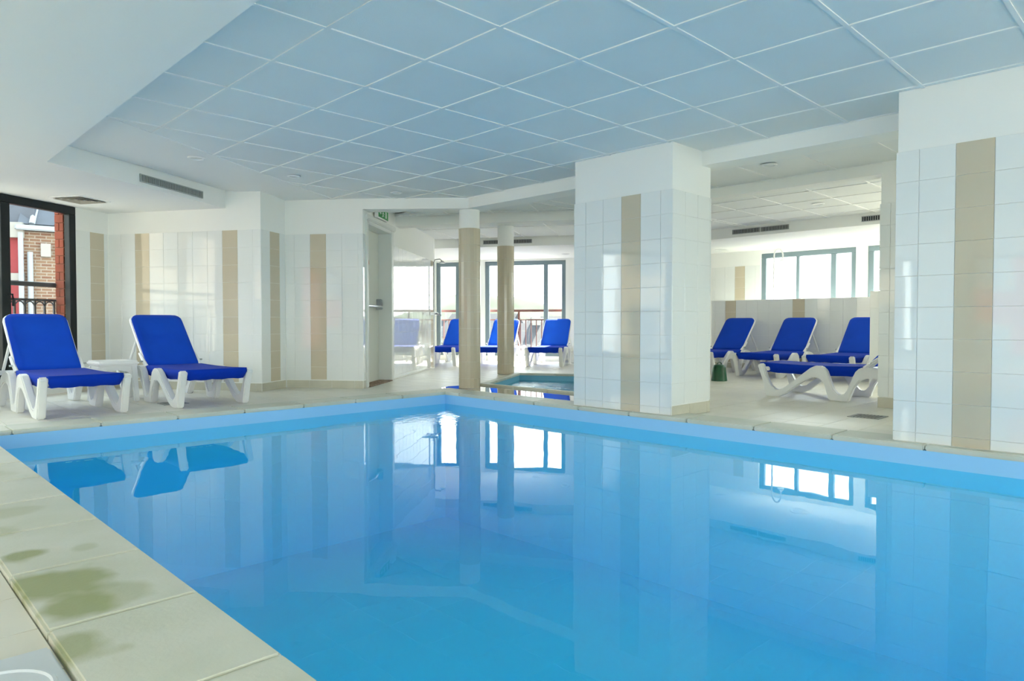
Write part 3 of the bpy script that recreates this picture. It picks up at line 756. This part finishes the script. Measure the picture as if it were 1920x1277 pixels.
spot(9.77, 8.53, SZ, 'flush soffit spot above the far window, near the middle pillar', 0.07)
spot(11.2, 4.70, SZ, 'large flush soffit light above the right room window', 0.15)
spot(11.2, 6.12, SZ, 'soffit light half hidden by the middle pillar, above the beige strip', 0.12)
# floor drains
def drain(x, y, s, label):
    d = empty('floor_drain', (x, y, 0)); tag(d, label, 'drain', 'floor drains')
    G().box(-s, s, -s, s, -0.003, 0.0015).obj('drain_pit', 'drain_d', d)
    g = G().box(-s, s, -s, -s + .016, 0.0, 0.004).box(-s, s, s - .016, s, 0.0, 0.004).box(-s, -s + .016, -s + .016, s - .016, 0.0, 0.004).box(s - .016, s, -s + .016, s - .016, 0.0, 0.004)
    g.obj('drain_rim', 'drain', d)
    b = G().box(-s + .016, s - .016, -0.0045, 0.0045, 0.0012, 0.0038).mesh('grate_bar', 'drain')
    for k in range(1, 9): obj('grate_bar', b, d, (0, -s + 2 * s * k / 9, 0))
drain(6.04, 1.985, 0.12, 'square metal floor drain beside the right pillar')
drain(2.30, 6.98, 0.11, 'floor drain in the shade under the left loungers, right one')
sk = empty('skimmer_lid', (0.10, 1.645, 0)); tag(sk, 'white plastic skimmer lid let into the floor beside the coping', 'skimmer lid')
G().box(-0.03, 0.245, -0.12, 0.255, 0.0, 0.010).obj('lid_plate', 'skim', sk, bevel=0.006)
g = G()
def ring(r0, r1, z0, z1, n=40):
    V = []; F = []
    for (r, z) in ((r0, z0), (r0 + 0.004, z1), (r1 - 0.004, z1), (r1, z0)):
        V += [(0.105 + r * math.cos(2 * math.pi * k / n), 0.07 + r * math.sin(2 * math.pi * k / n), z) for k in range(n)]
    for i in range(3):
        for k in range(n): F.append((i * n + k, i * n + (k + 1) % n, (i + 1) * n + (k + 1) % n, (i + 1) * n + k))
    return G().add(V, F)
ring(0.108, 0.122, 0.0095, 0.0145).obj('lid_ring', 'skim', sk, smooth=True)
G().lathe([(0.0, 0.0095), (0.012, 0.0108), (0.014, 0.0095)], 16, c=(0.02, 0.09)).obj('finger_hole', 'drain_d', sk, smooth=True)

# dark green tub by the middle pillar
bk = empty('green_tub', (8.42, 4.63, 0)); tag(bk, 'dark green plastic tub on the floor half hidden by the middle pillar', 'tub')
G().lathe([(0.105, 0.0), (0.105, 0.01), (0.085, 0.17), (0.075, 0.20), (0.055, 0.215), (0.0, 0.22)], 20).obj('tub_body', 'bucket', bk, smooth=True)
G().tube([(-0.06, 0, 0.19), (-0.05, 0, 0.235), (0, 0, 0.25), (0.05, 0, 0.235), (0.06, 0, 0.19)], 0.008, 8).obj('tub_handle', 'bucket', bk, smooth=True)

# ------------------------------------------------------------------ sun loungers
def frame_outline():
    up = [(0.0, 0.315), (0.018, 0.338), (0.06, 0.340), (0.076, 0.29), (0.105, 0.20), (0.15, 0.115), (0.205, 0.07), (0.27, 0.085), (0.36, 0.15), (0.46, 0.235), (0.555, 0.312), (0.605, 0.338), (0.675, 0.338), (0.72, 0.30),
          (0.755, 0.20), (0.79, 0.11), (0.83, 0.066), (0.88, 0.064), (0.915, 0.11), (0.95, 0.21), (0.99, 0.295), (1.03, 0.335), (1.10, 0.345), (1.20, 0.33), (1.29, 0.285), (1.37, 0.20), (1.42, 0.12), (1.47, 0.075), (1.53, 0.075), (1.58, 0.14), (1.66, 0.25), (1.74, 0.315), (1.80, 0.335)]
    dn = [(1.81, 0.30), (1.76, 0.27), (1.69, 0.20), (1.63, 0.10), (1.59, 0.0), (1.42, 0.0), (1.37, 0.08), (1.30, 0.175), (1.21, 0.225), (1.10, 0.235), (1.03, 0.21), (0.975, 0.13), (0.945, 0.05), (0.93, 0.0),
          (0.745, 0.0), (0.725, 0.06), (0.70, 0.15), (0.655, 0.215), (0.58, 0.225), (0.49, 0.175), (0.39, 0.10), (0.31, 0.035), (0.235, 0.0), (0.10, 0.0), (0.085, 0.05), (0.05, 0.19), (0.012, 0.29)]
    return up + dn
def side_frame(x, t):
    pr = frame_outline(); n_ = len(pr); g = G()
    g.add([(x - t / 2, y, z) for y, z in pr] + [(x + t / 2, y, z) for y, z in pr], [tuple(range(n_)), tuple(range(2 * n_ - 1, n_ - 1, -1))] + [(i, n_ + i, n_ + (i + 1) % n_, (i + 1) % n_) for i in range(n_)])
    return g
def cover(w, L, t, sag, taper, hem, closed=True):
    """fabric slip: a padded sheet with a skirt that hangs over the sides, local x across, y along, top near z=0"""
    nx, ny = 10, 14; V = []; F = []
    def top(u, v):
        e = (1 - (2 * u - 1) ** 2)
        return -sag * e * math.sin(math.pi * min(1, max(0, v)))
    for j in range(ny + 1):
        v = j / ny
        for i in range(nx + 1):
            u = i / nx
            V.append(((u - 0.5) * w, v * L, top(u, v)))
    for j in range(ny):
        for i in range(nx):
            a = j * (nx + 1) + i; F.append((a, a + 1, a + nx + 2, a + nx + 1))
    rim = [i for i in range(nx + 1)] + [(j + 1) * (nx + 1) + nx for j in range(ny)] + [ny * (nx + 1) + i for i in range(nx - 1, -1, -1)] + [j * (nx + 1) for j in range(ny - 1, 0, -1)]
    k = len(V); m_ = len(rim)
    for ring_, (dz, inn) in enumerate(((0.35, 0.0), (1.0, taper))):
        for q, r_ in enumerate(rim):
            x, y, z = V[r_]
            cx, cy_ = x, y - L / 2
            sx = 1 - inn / (w / 2); sy = 1 - inn * 1.6 / (L / 2)
            bulge = 1.012 if ring_ == 0 else 1.0
            V.append((cx * sx * bulge, L / 2 + cy_ * sy * (1 + (bulge - 1) * 0.3), z - t * dz + (hem * math.sin(q * 1.9) if ring_ else 0)))
    for q in range(m_):
        q2 = (q + 1) % m_
        F.append((rim[q2], rim[q], k + q, k + q2)); F.append((k + q2, k + q, k + m_ + q, k + m_ + q2))
    if closed: F.append(tuple(k + m_ + q for q in range(m_ - 1, -1, -1)))
    return V, F
HY, HZ, ANG = 1.07, 0.334, R(46)
def place_back(V, off):
    """turn a sheet lying along +y into the reclined back: pivot at HY, HZ"""
    ca, sa = math.cos(ANG), math.sin(ANG)
    return [(x, HY + y * ca - (z + off) * sa, HZ + y * sa + (z + off) * ca) for x, y, z in V]
def rounded(V, w, L, r):
    out = []
    for x, y, z in V:
        # pull the two head corners in along a quarter circle
        hx, hy = w / 2 - r, L - r
        if y > hy and abs(x) > hx:
            dx, dy = abs(x) - hx, y - hy; d = math.hypot(dx, dy); mx_ = max(dx, dy)
            if d > 1e-6:
                f = mx_ / d
                x = math.copysign(hx + dx * f, x); y = hy + dy * f
        out.append((x, y, z))
    return out
def make_lounger():
    t = empty('sun_lounger')
    for s in (-1, 1): side_frame(s * 0.303, 0.062).obj('side_frame', 'plastic', t, bevel=0.009, smooth=True)
    for (y, z) in ((0.085, 0.285), (0.66, 0.27), (1.08, 0.275), (1.74, 0.29)):
        G().box(-0.285, 0.285, y - 0.022, y + 0.022, z - 0.022, z + 0.022).obj('cross_bar', 'plastic', t, bevel=0.008)
    g = G().box(-0.262, -0.215, 0.07, 1.08, 0.285, 0.315).box(0.215, 0.262, 0.07, 1.08, 0.285, 0.315).box(-0.225, 0.225, 0.07, 0.11, 0.285, 0.315).box(-0.225, 0.225, 1.04, 1.08, 0.285, 0.315); g.obj('seat_frame', 'plastic', t, bevel=0.008)
    V, F = cover(0.535, 1.10, 0.098, 0.012, 0.020, 0.004)
    V = [(x, y + 0.0, z + 0.348 - 0.010 * math.sin(math.pi * min(1, y / 1.1))) for x, y, z in V]
    obj('seat_cover', mesh('seat_cover', V, F, 'blue', smooth=True), t)
    # back: white frame with fabric slip
    L = 0.72
    def bp(x, y, off): return (x, HY + y * math.cos(ANG) - off * math.sin(ANG), HZ + y * math.sin(ANG) + off * math.cos(ANG))
    w2, r_ = 0.250, 0.085; path = [(-w2, 0.0), (-w2, 0.3), (-w2, L - r_)]
    path += [(-w2 + r_ - r_ * math.cos(R(q)), L - r_ + r_ * math.sin(R(q))) for q in (22.5, 45, 67.5, 90)]
    path += [(-x, y) for x, y in path[::-1]]
    G().tube([bp(x, y, -0.018) for x, y in path], 0.017, 8).obj('back_frame', 'plastic', t, smooth=True)
    for y in (0.02, 0.40): G().tube([bp(-w2, y, -0.024), bp(w2, y, -0.024)], 0.012, 8).obj('back_rail', 'plastic', t, smooth=True)
    V, F = cover(0.500, L - 0.012, 0.042, 0.010, 0.006, 0.0, closed=False)
    V = rounded(V, 0.500, L - 0.012, 0.075)
    obj('backrest_cover', mesh('backrest_cover', place_back(V, 0.018), F, 'blue', smooth=True), t)
    for s in (-1, 1):
        G().tube([(s * 0.262, HY - 0.02, 0.33), (s * 0.268, HY + 0.10, 0.42), (s * 0.268, HY + 0.16, 0.46)], 0.020, 8, 0.014).obj('hinge_arm', 'plastic', t, smooth=True)
        G().tube([(s * 0.28, HY + 0.04, 0.385), (s * 0.305, HY + 0.04, 0.385)], 0.009, 8).obj('hinge_pin', 'steel', t, smooth=True)
        G().tube([(s * 0.22, HY + 0.33, 0.66), (s * 0.24, 1.66, 0.32)], 0.014, 8).obj('prop_leg', 'plastic', t, smooth=True)
    return t
def copy_tree(o, parent=None):
    c = o.copy(); COL.objects.link(c)
    if parent is not None: c.parent = parent
    for ch in list(o.children): copy_tree(ch, c)
    return c
proto = make_lounger(); first = [True]
def lounger(x, y, rz, label, group):
    """x, y = middle of the foot end; rz turns local +y (towards the head)"""
    o = proto if first[0] else copy_tree(proto); first[0] = False
    o.location = (x, y, 0); o.rotation_euler = (0, 0, rz); tag(o, label, 'sun lounger', group)
LG1, LG2, LG3 = 'blue loungers by the left window', 'blue loungers in the right room', 'blue loungers in front of the far windows'
lounger(1.465, 6.43, R(3), 'blue sun lounger with white frame standing in front of the dark window', LG1)
lounger(2.515, 6.42, R(2), 'blue sun lounger with white frame near the tiled wall, right of the side table', LG1)
lounger(7.36, 3.42, R(180), 'front blue lounger in the right room, seen from its side', LG2)
lounger(9.27, 5.56, R(-90), 'blue lounger against the low partition, partly hidden by the middle pillar', LG2)
lounger(9.27, 4.56, R(-90), 'blue lounger against the low partition, fully open to view in the middle', LG2)
lounger(9.27, 3.56, R(-90), 'blue lounger against the low partition, cut off by the end of a low wall', LG2)
RD = R(31.8 - 90)
def wing_xy(px, D):
    az = yaw + math.atan((px - 960) / 1294); s = D * (px - 960) / 1294
    return (D * math.sin(yaw) + s * math.cos(yaw), D * math.cos(yaw) - s * math.sin(yaw))
lounger(*wing_xy(1018, 12.05), RD, 'sunlit blue lounger before the far windows, right of the farther column', LG3)
lounger(*wing_xy(910, 12.15), RD, 'sunlit blue lounger showing between the two round columns', LG3)
lounger(*wing_xy(818, 12.30), RD, 'sunlit blue lounger left of the nearer round column, beside the door wall', LG3)

# side tables
def make_table():
    t = empty('side_table')
    G().box(-0.195, 0.195, -0.21, 0.21, 0.356, 0.402).obj('table_top', 'plastic', t, bevel=0.016, seg=3, smooth=True)
    for a in range(4):
        leg = G()
        ca, sa = math.cos(R(90 * a)), math.sin(R(90 * a))
        P = [(0.12, 0.12, 0.355), (0.18, 0.12, 0.355), (0.18, 0.18, 0.355), (0.12, 0.18, 0.355), (0.15, 0.15, 0.0), (0.198, 0.15, 0.0), (0.198, 0.198, 0.0), (0.15, 0.198, 0.0)]
        leg.add([(x * ca - y * sa, x * sa + y * ca, z) for x, y, z in P], [(0, 1, 2, 3), (7, 6, 5, 4), (0, 4, 5, 1), (1, 5, 6, 2), (2, 6, 7, 3), (3, 7, 4, 0)])
        leg.obj('leg', 'plastic', t, bevel=0.008, smooth=True)
        # arched apron between two legs
        ap = [(-0.15, 0.352), (0.15, 0.352), (0.17, 0.20), (0.145, 0.20), (0.10, 0.29), (0.0, 0.315), (-0.10, 0.29), (-0.145, 0.20), (-0.17, 0.20)]
        g = G(); n_ = len(ap)
        g.add([(x * ca - 0.150 * sa, x * sa + 0.150 * ca, z) for x, z in ap] + [(x * ca - 0.170 * sa, x * sa + 0.170 * ca, z) for x, z in ap], [tuple(range(n_)), tuple(range(2 * n_ - 1, n_ - 1, -1))] + [(i, n_ + i, n_ + (i + 1) % n_, (i + 1) % n_) for i in range(n_)])
        g.obj('apron', 'plastic', t)
    return t
tproto = make_table(); tf = [True]
def table(x, y, rz, label):
    o = tproto if tf[0] else copy_tree(tproto); tf[0] = False
    o.location = (x, y, 0); o.rotation_euler = (0, 0, rz); o.scale = (0.93, 1, 1); tag(o, label, 'table', 'white resin side tables')
table(1.944, 7.58, 0, 'white resin side table between the two left loungers')
table(0.84, 7.62, 0, 'white resin side table at the left picture edge by the dark window')

# ------------------------------------------------------------------ outside
ground = mesh('street', [(-300, -300, -7), (400, -300, -7), (400, 400, -7), (-300, 400, -7)], [(0, 1, 2, 3)], 'street')
tag(obj('street_ground', ground), kind='structure')
# balcony rail at the left window
def railing(name, p, an, L, z_top, z_low, sp_, m, label, arches, posts=()):
    r = empty(name, (p[0], p[1], 0), an); tag(r, label, 'railing')
    G().box(0, L, -0.022, 0.022, z_top - 0.025, z_top + 0.025).obj('top_rail', m, r, bevel=0.006, seg=1)
    G().box(0, L, -0.015, 0.015, z_low - 0.012, z_low + 0.012).obj('lower_rail', m, r)
    G().box(0, L, -0.015, 0.015, 0.10, 0.125).obj('bottom_rail', m, r)
    n_ = int(L / sp_); b = G().box(-0.009, 0.009, -0.009, 0.009, 0.125, z_low - 0.012).mesh('baluster', m)
    for k in range(n_ + 1): obj('baluster', b, r, (0.03 + k * sp_, 0, 0))
    if arches:
        a = G().tube([(sp_ / 2 - (sp_ / 2) * math.cos(R(t)), 0, z_low - 0.012 - 0.085 + 0.080 * math.sin(R(t))) for t in range(0, 181, 20)], 0.007, 6).mesh('rail_arch', m)
        for k in range(n_): obj('rail_arch', a, r, (0.03 + k * sp_, 0, 0))
    for x in posts: G().box(x - 0.02, x + 0.02, -0.02, 0.02, 0.0, z_top - 0.025).obj('post', m, r)
    return r
AWN = math.atan2(D2[1], D2[0])
pw = on(W0, AWN, D2, 10.0 - 2.12, 0.20)
railing('balcony_railing', pw, AWN, 1.58, 1.19, 1.02, 0.118, 'rail_dark', 'dark iron balcony railing with small arches outside the left window', True)
pf = on(WL0, AWG, DWG, off - 2.0, 0.35)
railing('balcony_railing', pf, AWG, 3.3, 1.03, 0.84, 0.112, 'rail_red', 'thin brown-red balcony railing outside the far windows', False, posts=(0.1, 1.9, 3.2))
# brick reveal beside the left window
pb = on(W0, AWN, D2, 10.0 - 0.535, 0.074)
pier = G().box(0.008, 0.082, 0.0, 0.088, 0.14, 2.065).box(0.008, 0.7, 0.088, 0.122, -7.0, 2.6).obj('wall_outer_reveal', 'mortar', None, loc=(pb[0], pb[1], 0), rz=AWN); pier['kind'] = 'structure'
bm_full = G().box(-0.006, 0.009, 0.001, 0.120, 0.003, 0.089).mesh('brick', 'brick', bevel=0.003, seg=1)
bm_half = G().box(-0.006, 0.009, 0.001, 0.0585, 0.003, 0.089).mesh('brick', 'brick', bevel=0.003, seg=1)
for k in range(0, 21):
    z = 0.145 + k * 0.0915
    if k % 2: obj('brick', bm_full, pier, (random.uniform(-.001, .001), 0, z))
    else:
        obj('brick', bm_half, pier, (random.uniform(-.001, .001), 0, z)); obj('brick', bm_half, pier, (random.uniform(-.001, .001), 0.0615, z))
# red town house across the street
azk = yaw + math.atan((47 - 960) / 1294); DK = 18.0
K = (DK * math.sin(azk), DK * math.cos(azk))
hs = empty('town_house', (K[0], K[1], -0.72), -azk); tag(hs, 'red town house with slate mansard roof and brick flank across the street', 'building')
G().box(0.0, 6.0, 0.0, 8.0, -7.0, 3.45).obj('brick_flank', 'brickwall', hs)
# red facade recedes to the left of the corner
fa = R(158)
fd = (math.cos(fa), math.sin(fa))
def fp(s, y): return (s * fd[0] + y * fd[1], s * fd[1] - y * fd[0])
def fbox(s0, s1, y0, y1, z0, z1, name, m):
    g = G().prism(ccw([fp(s0, y0), fp(s1, y0), fp(s1, y1), fp(s0, y1)]), z0, z1); return g.obj(name, m, hs)
fbox(0.0, 7.0, 0.0, 5.0, -7.0, 3.30, 'red_front', 'redwall')
fbox(-0.02, 7.1, -0.10, 0.0, 3.30, 3.62, 'cornice', 'offwhite')
fbox(-0.02, 7.1, -0.05, 0.0, 2.40, 2.55, 'string_course', 'offwhite')
for k in range(3):
    s = 0.55 + 2.0 * k
    f = fbox(s, s + 0.95, -0.03, 0.0, -1.2, 2.1, 'window', 'winglass')
    fbox(s - 0.12, s + 1.07, -0.06, 0.0, 2.1, 2.24, 'window_head', 'offwhite')
    fbox(s - 0.10, s, -0.05, 0.0, -1.2, 2.1, 'window_jamb', 'offwhite')
G().box(-0.15, 6.1, -0.16, -0.01, 3.46, 3.57).obj('gutter', 'zinc', hs, bevel=0.02)
for k in range(9): G().box(0.30 + 0.30 * k, 0.48 + 0.30 * k, -0.07, 0.0, 2.92, 3.20).obj('corbel', 'offwhite', hs)
G().tube([(0.11, -0.09, -6), (0.11, -0.09, 3.0)], 0.055, 10).obj('downpipe', 'zinc', hs, smooth=True)
G().tube([(-0.05, -0.13, -6), (-0.05, -0.13, 3.2), (-0.05, -0.15, 3.4)], 0.05, 10).obj('downpipe', 'zinc', hs, smooth=True)
G().add([(-0.1, -0.05, 3.6), (6.1, -0.05, 3.6), (6.1, 1.9, 7.2), (0.7, 1.9, 7.2), (0.7, 5, 7.2), (6.1, 5, 7.2), (-0.1, 5, 3.6), (6.1, 5, 3.6)], [(0, 1, 2, 3), (0, 3, 4, 6), (3, 2, 5, 4), (1, 7, 5, 2), (6, 4, 5, 7), (0, 6, 7, 1)]).obj('mansard_roof', 'slate', hs)
fbox(-0.2, 7.1, 0.05, 4.8, 3.62, 6.6, 'side_roof', 'slate')
for (xa, xb) in ((0.15, 0.85), (0.62, 1.32), (1.9, 2.6)):
    G().tube([(xa, -0.06, 3.6), (xb, 1.86, 7.2)], 0.06, 8).obj('roof_seam', 'zinc', hs, smooth=True)
# other houses round about: seen in the reflections of the tiles and through the added windows behind the viewer
def block(name, x, y, rz, w, d, z1, m, label, cols, rows, roofm='slate'):
    b = empty(name, (x, y, 0), rz); tag(b, label, 'building')
    G().box(-w / 2, w / 2, 0, d, -7, z1).obj('house_wall', m, b)
    n_ = G().add([(-w / 2 - .2, -.25, z1), (w / 2 + .2, -.25, z1), (w / 2 + .2, d + .2, z1), (-w / 2 - .2, d + .2, z1), (-w / 2 + 1, d / 2, z1 + 2.4), (w / 2 - 1, d / 2, z1 + 2.4)], [(0, 1, 5, 4), (1, 2, 5), (2, 3, 4, 5), (3, 0, 4), (3, 2, 1, 0)]).obj('house_roof', roofm, b)
    gw = G().box(0, 1.0, -0.03, 0, 0, 1.6).mesh('house_window', 'winglass'); gf = G().box(-0.1, 1.1, -0.06, -0.0, -0.14, 0.0).box(-0.1, 0, -0.05, 0, 0, 1.6).box(1.0, 1.1, -0.05, 0, 0, 1.6).box(-0.1, 1.1, -0.05, 0, 1.6, 1.72).mesh('window_surround', 'offwhite')
    for i in range(cols):
        for j in range(rows):
            p = (-w / 2 + w * (i + 0.5) / cols - 0.5, 0, z1 - 2.3 - 2.9 * j)
            q = obj('house_window', gw, b, p); obj('window_surround', gf, q)
    return b
block('cream_house', -12.5, 11.5, R(78), 9, 7, 5.0, 'cream', 'cream rendered house opposite the left windows', 4, 3)
block('pink_house', -14.0, 2.0, R(92), 8, 7, 4.2, 'redwall', 'red rendered house further along the street on the left', 3, 3)
block('cream_house', -10.5, 26.0, R(-20), 10, 7, 4.0, 'offwhite', 'pale rendered house beyond the left street corner', 4, 3)
# far valley: hill ridge and pale roofs beyond the far windows
def hill(name, az0, az1, dist, h0, h1, label, seed):
    rnd = random.Random(seed); n_ = 40; V = []; F = []
    for i in range(n_ + 1):
        a = R(az0 + (az1 - az0) * i / n_)
        h = h0 + (h1 - h0) * i / n_ + 2.5 * math.sin(i * 0.45 + seed) + rnd.uniform(-0.6, 0.6)
        for j, (dd, f) in enumerate(((-70, 0.0), (-35, 0.45), (0, 1.0), (60, 0.9), (140, 0.0))):
            V.append(((dist + dd) * math.sin(a), (dist + dd) * math.cos(a), -7 + (h + 7) * f))
    for i in range(n_):
        for j in range(4):
            a = i * 5 + j; F.append((a, a + 1, a + 6, a + 5))
    o = obj(name, mesh(name, V, F, 'hill', smooth=True)); tag(o, label, 'hill', kind='structure')
hill('hills', 15, 60, 300, 22, 4, 'hazy wooded ridge', 3)
hill('hills', 50, 110, 330, 6, 4, 'hazy low ridge', 5)
far = [(29, 2), (33, 0), (38.5, 1), (41, 2), (44.0, 0), (45.6, 1), (47.2, 2), (49.0, 0), (52, 1), (60, 0), (66, 2), (72, 1)]
for k, (a_, t_) in enumerate(far):
    dd = 42 + 19 * ((k * 7) % 4) + 3 * k; a = R(a_)
    b = empty('valley_house', (dd * math.sin(a), dd * math.cos(a), 0), -a + R(25 * ((k % 3) - 1)))
    tag(b, 'pale valley house with a grey pitched roof beyond the far windows', 'building', 'far valley houses')
    w_ = 7 + (k % 3) * 1.5; e = -1.6 + 0.5 * t_; rr = e + 2.4
    G().box(-w_ / 2, w_ / 2, 0, 7, -7, e).obj('house_wall', 'offwhite', b)
    G().add([(-w_ / 2 - .3, -.4, e), (w_ / 2 + .3, -.4, e), (w_ / 2 + .3, 7.4, e), (-w_ / 2 - .3, 7.4, e), (-w_ / 2 - .3, 3.5, rr), (w_ / 2 + .3, 3.5, rr)], [(0, 1, 5, 4), (2, 3, 4, 5), (1, 2, 5), (3, 0, 4), (0, 3, 2, 1)]).obj('house_roof', 'roof_far', b)
    G().box(w_ / 4, w_ / 4 + 0.7, 3.2, 3.9, rr - 0.6, rr + 0.9).obj('chimney', 'offwhite', b)
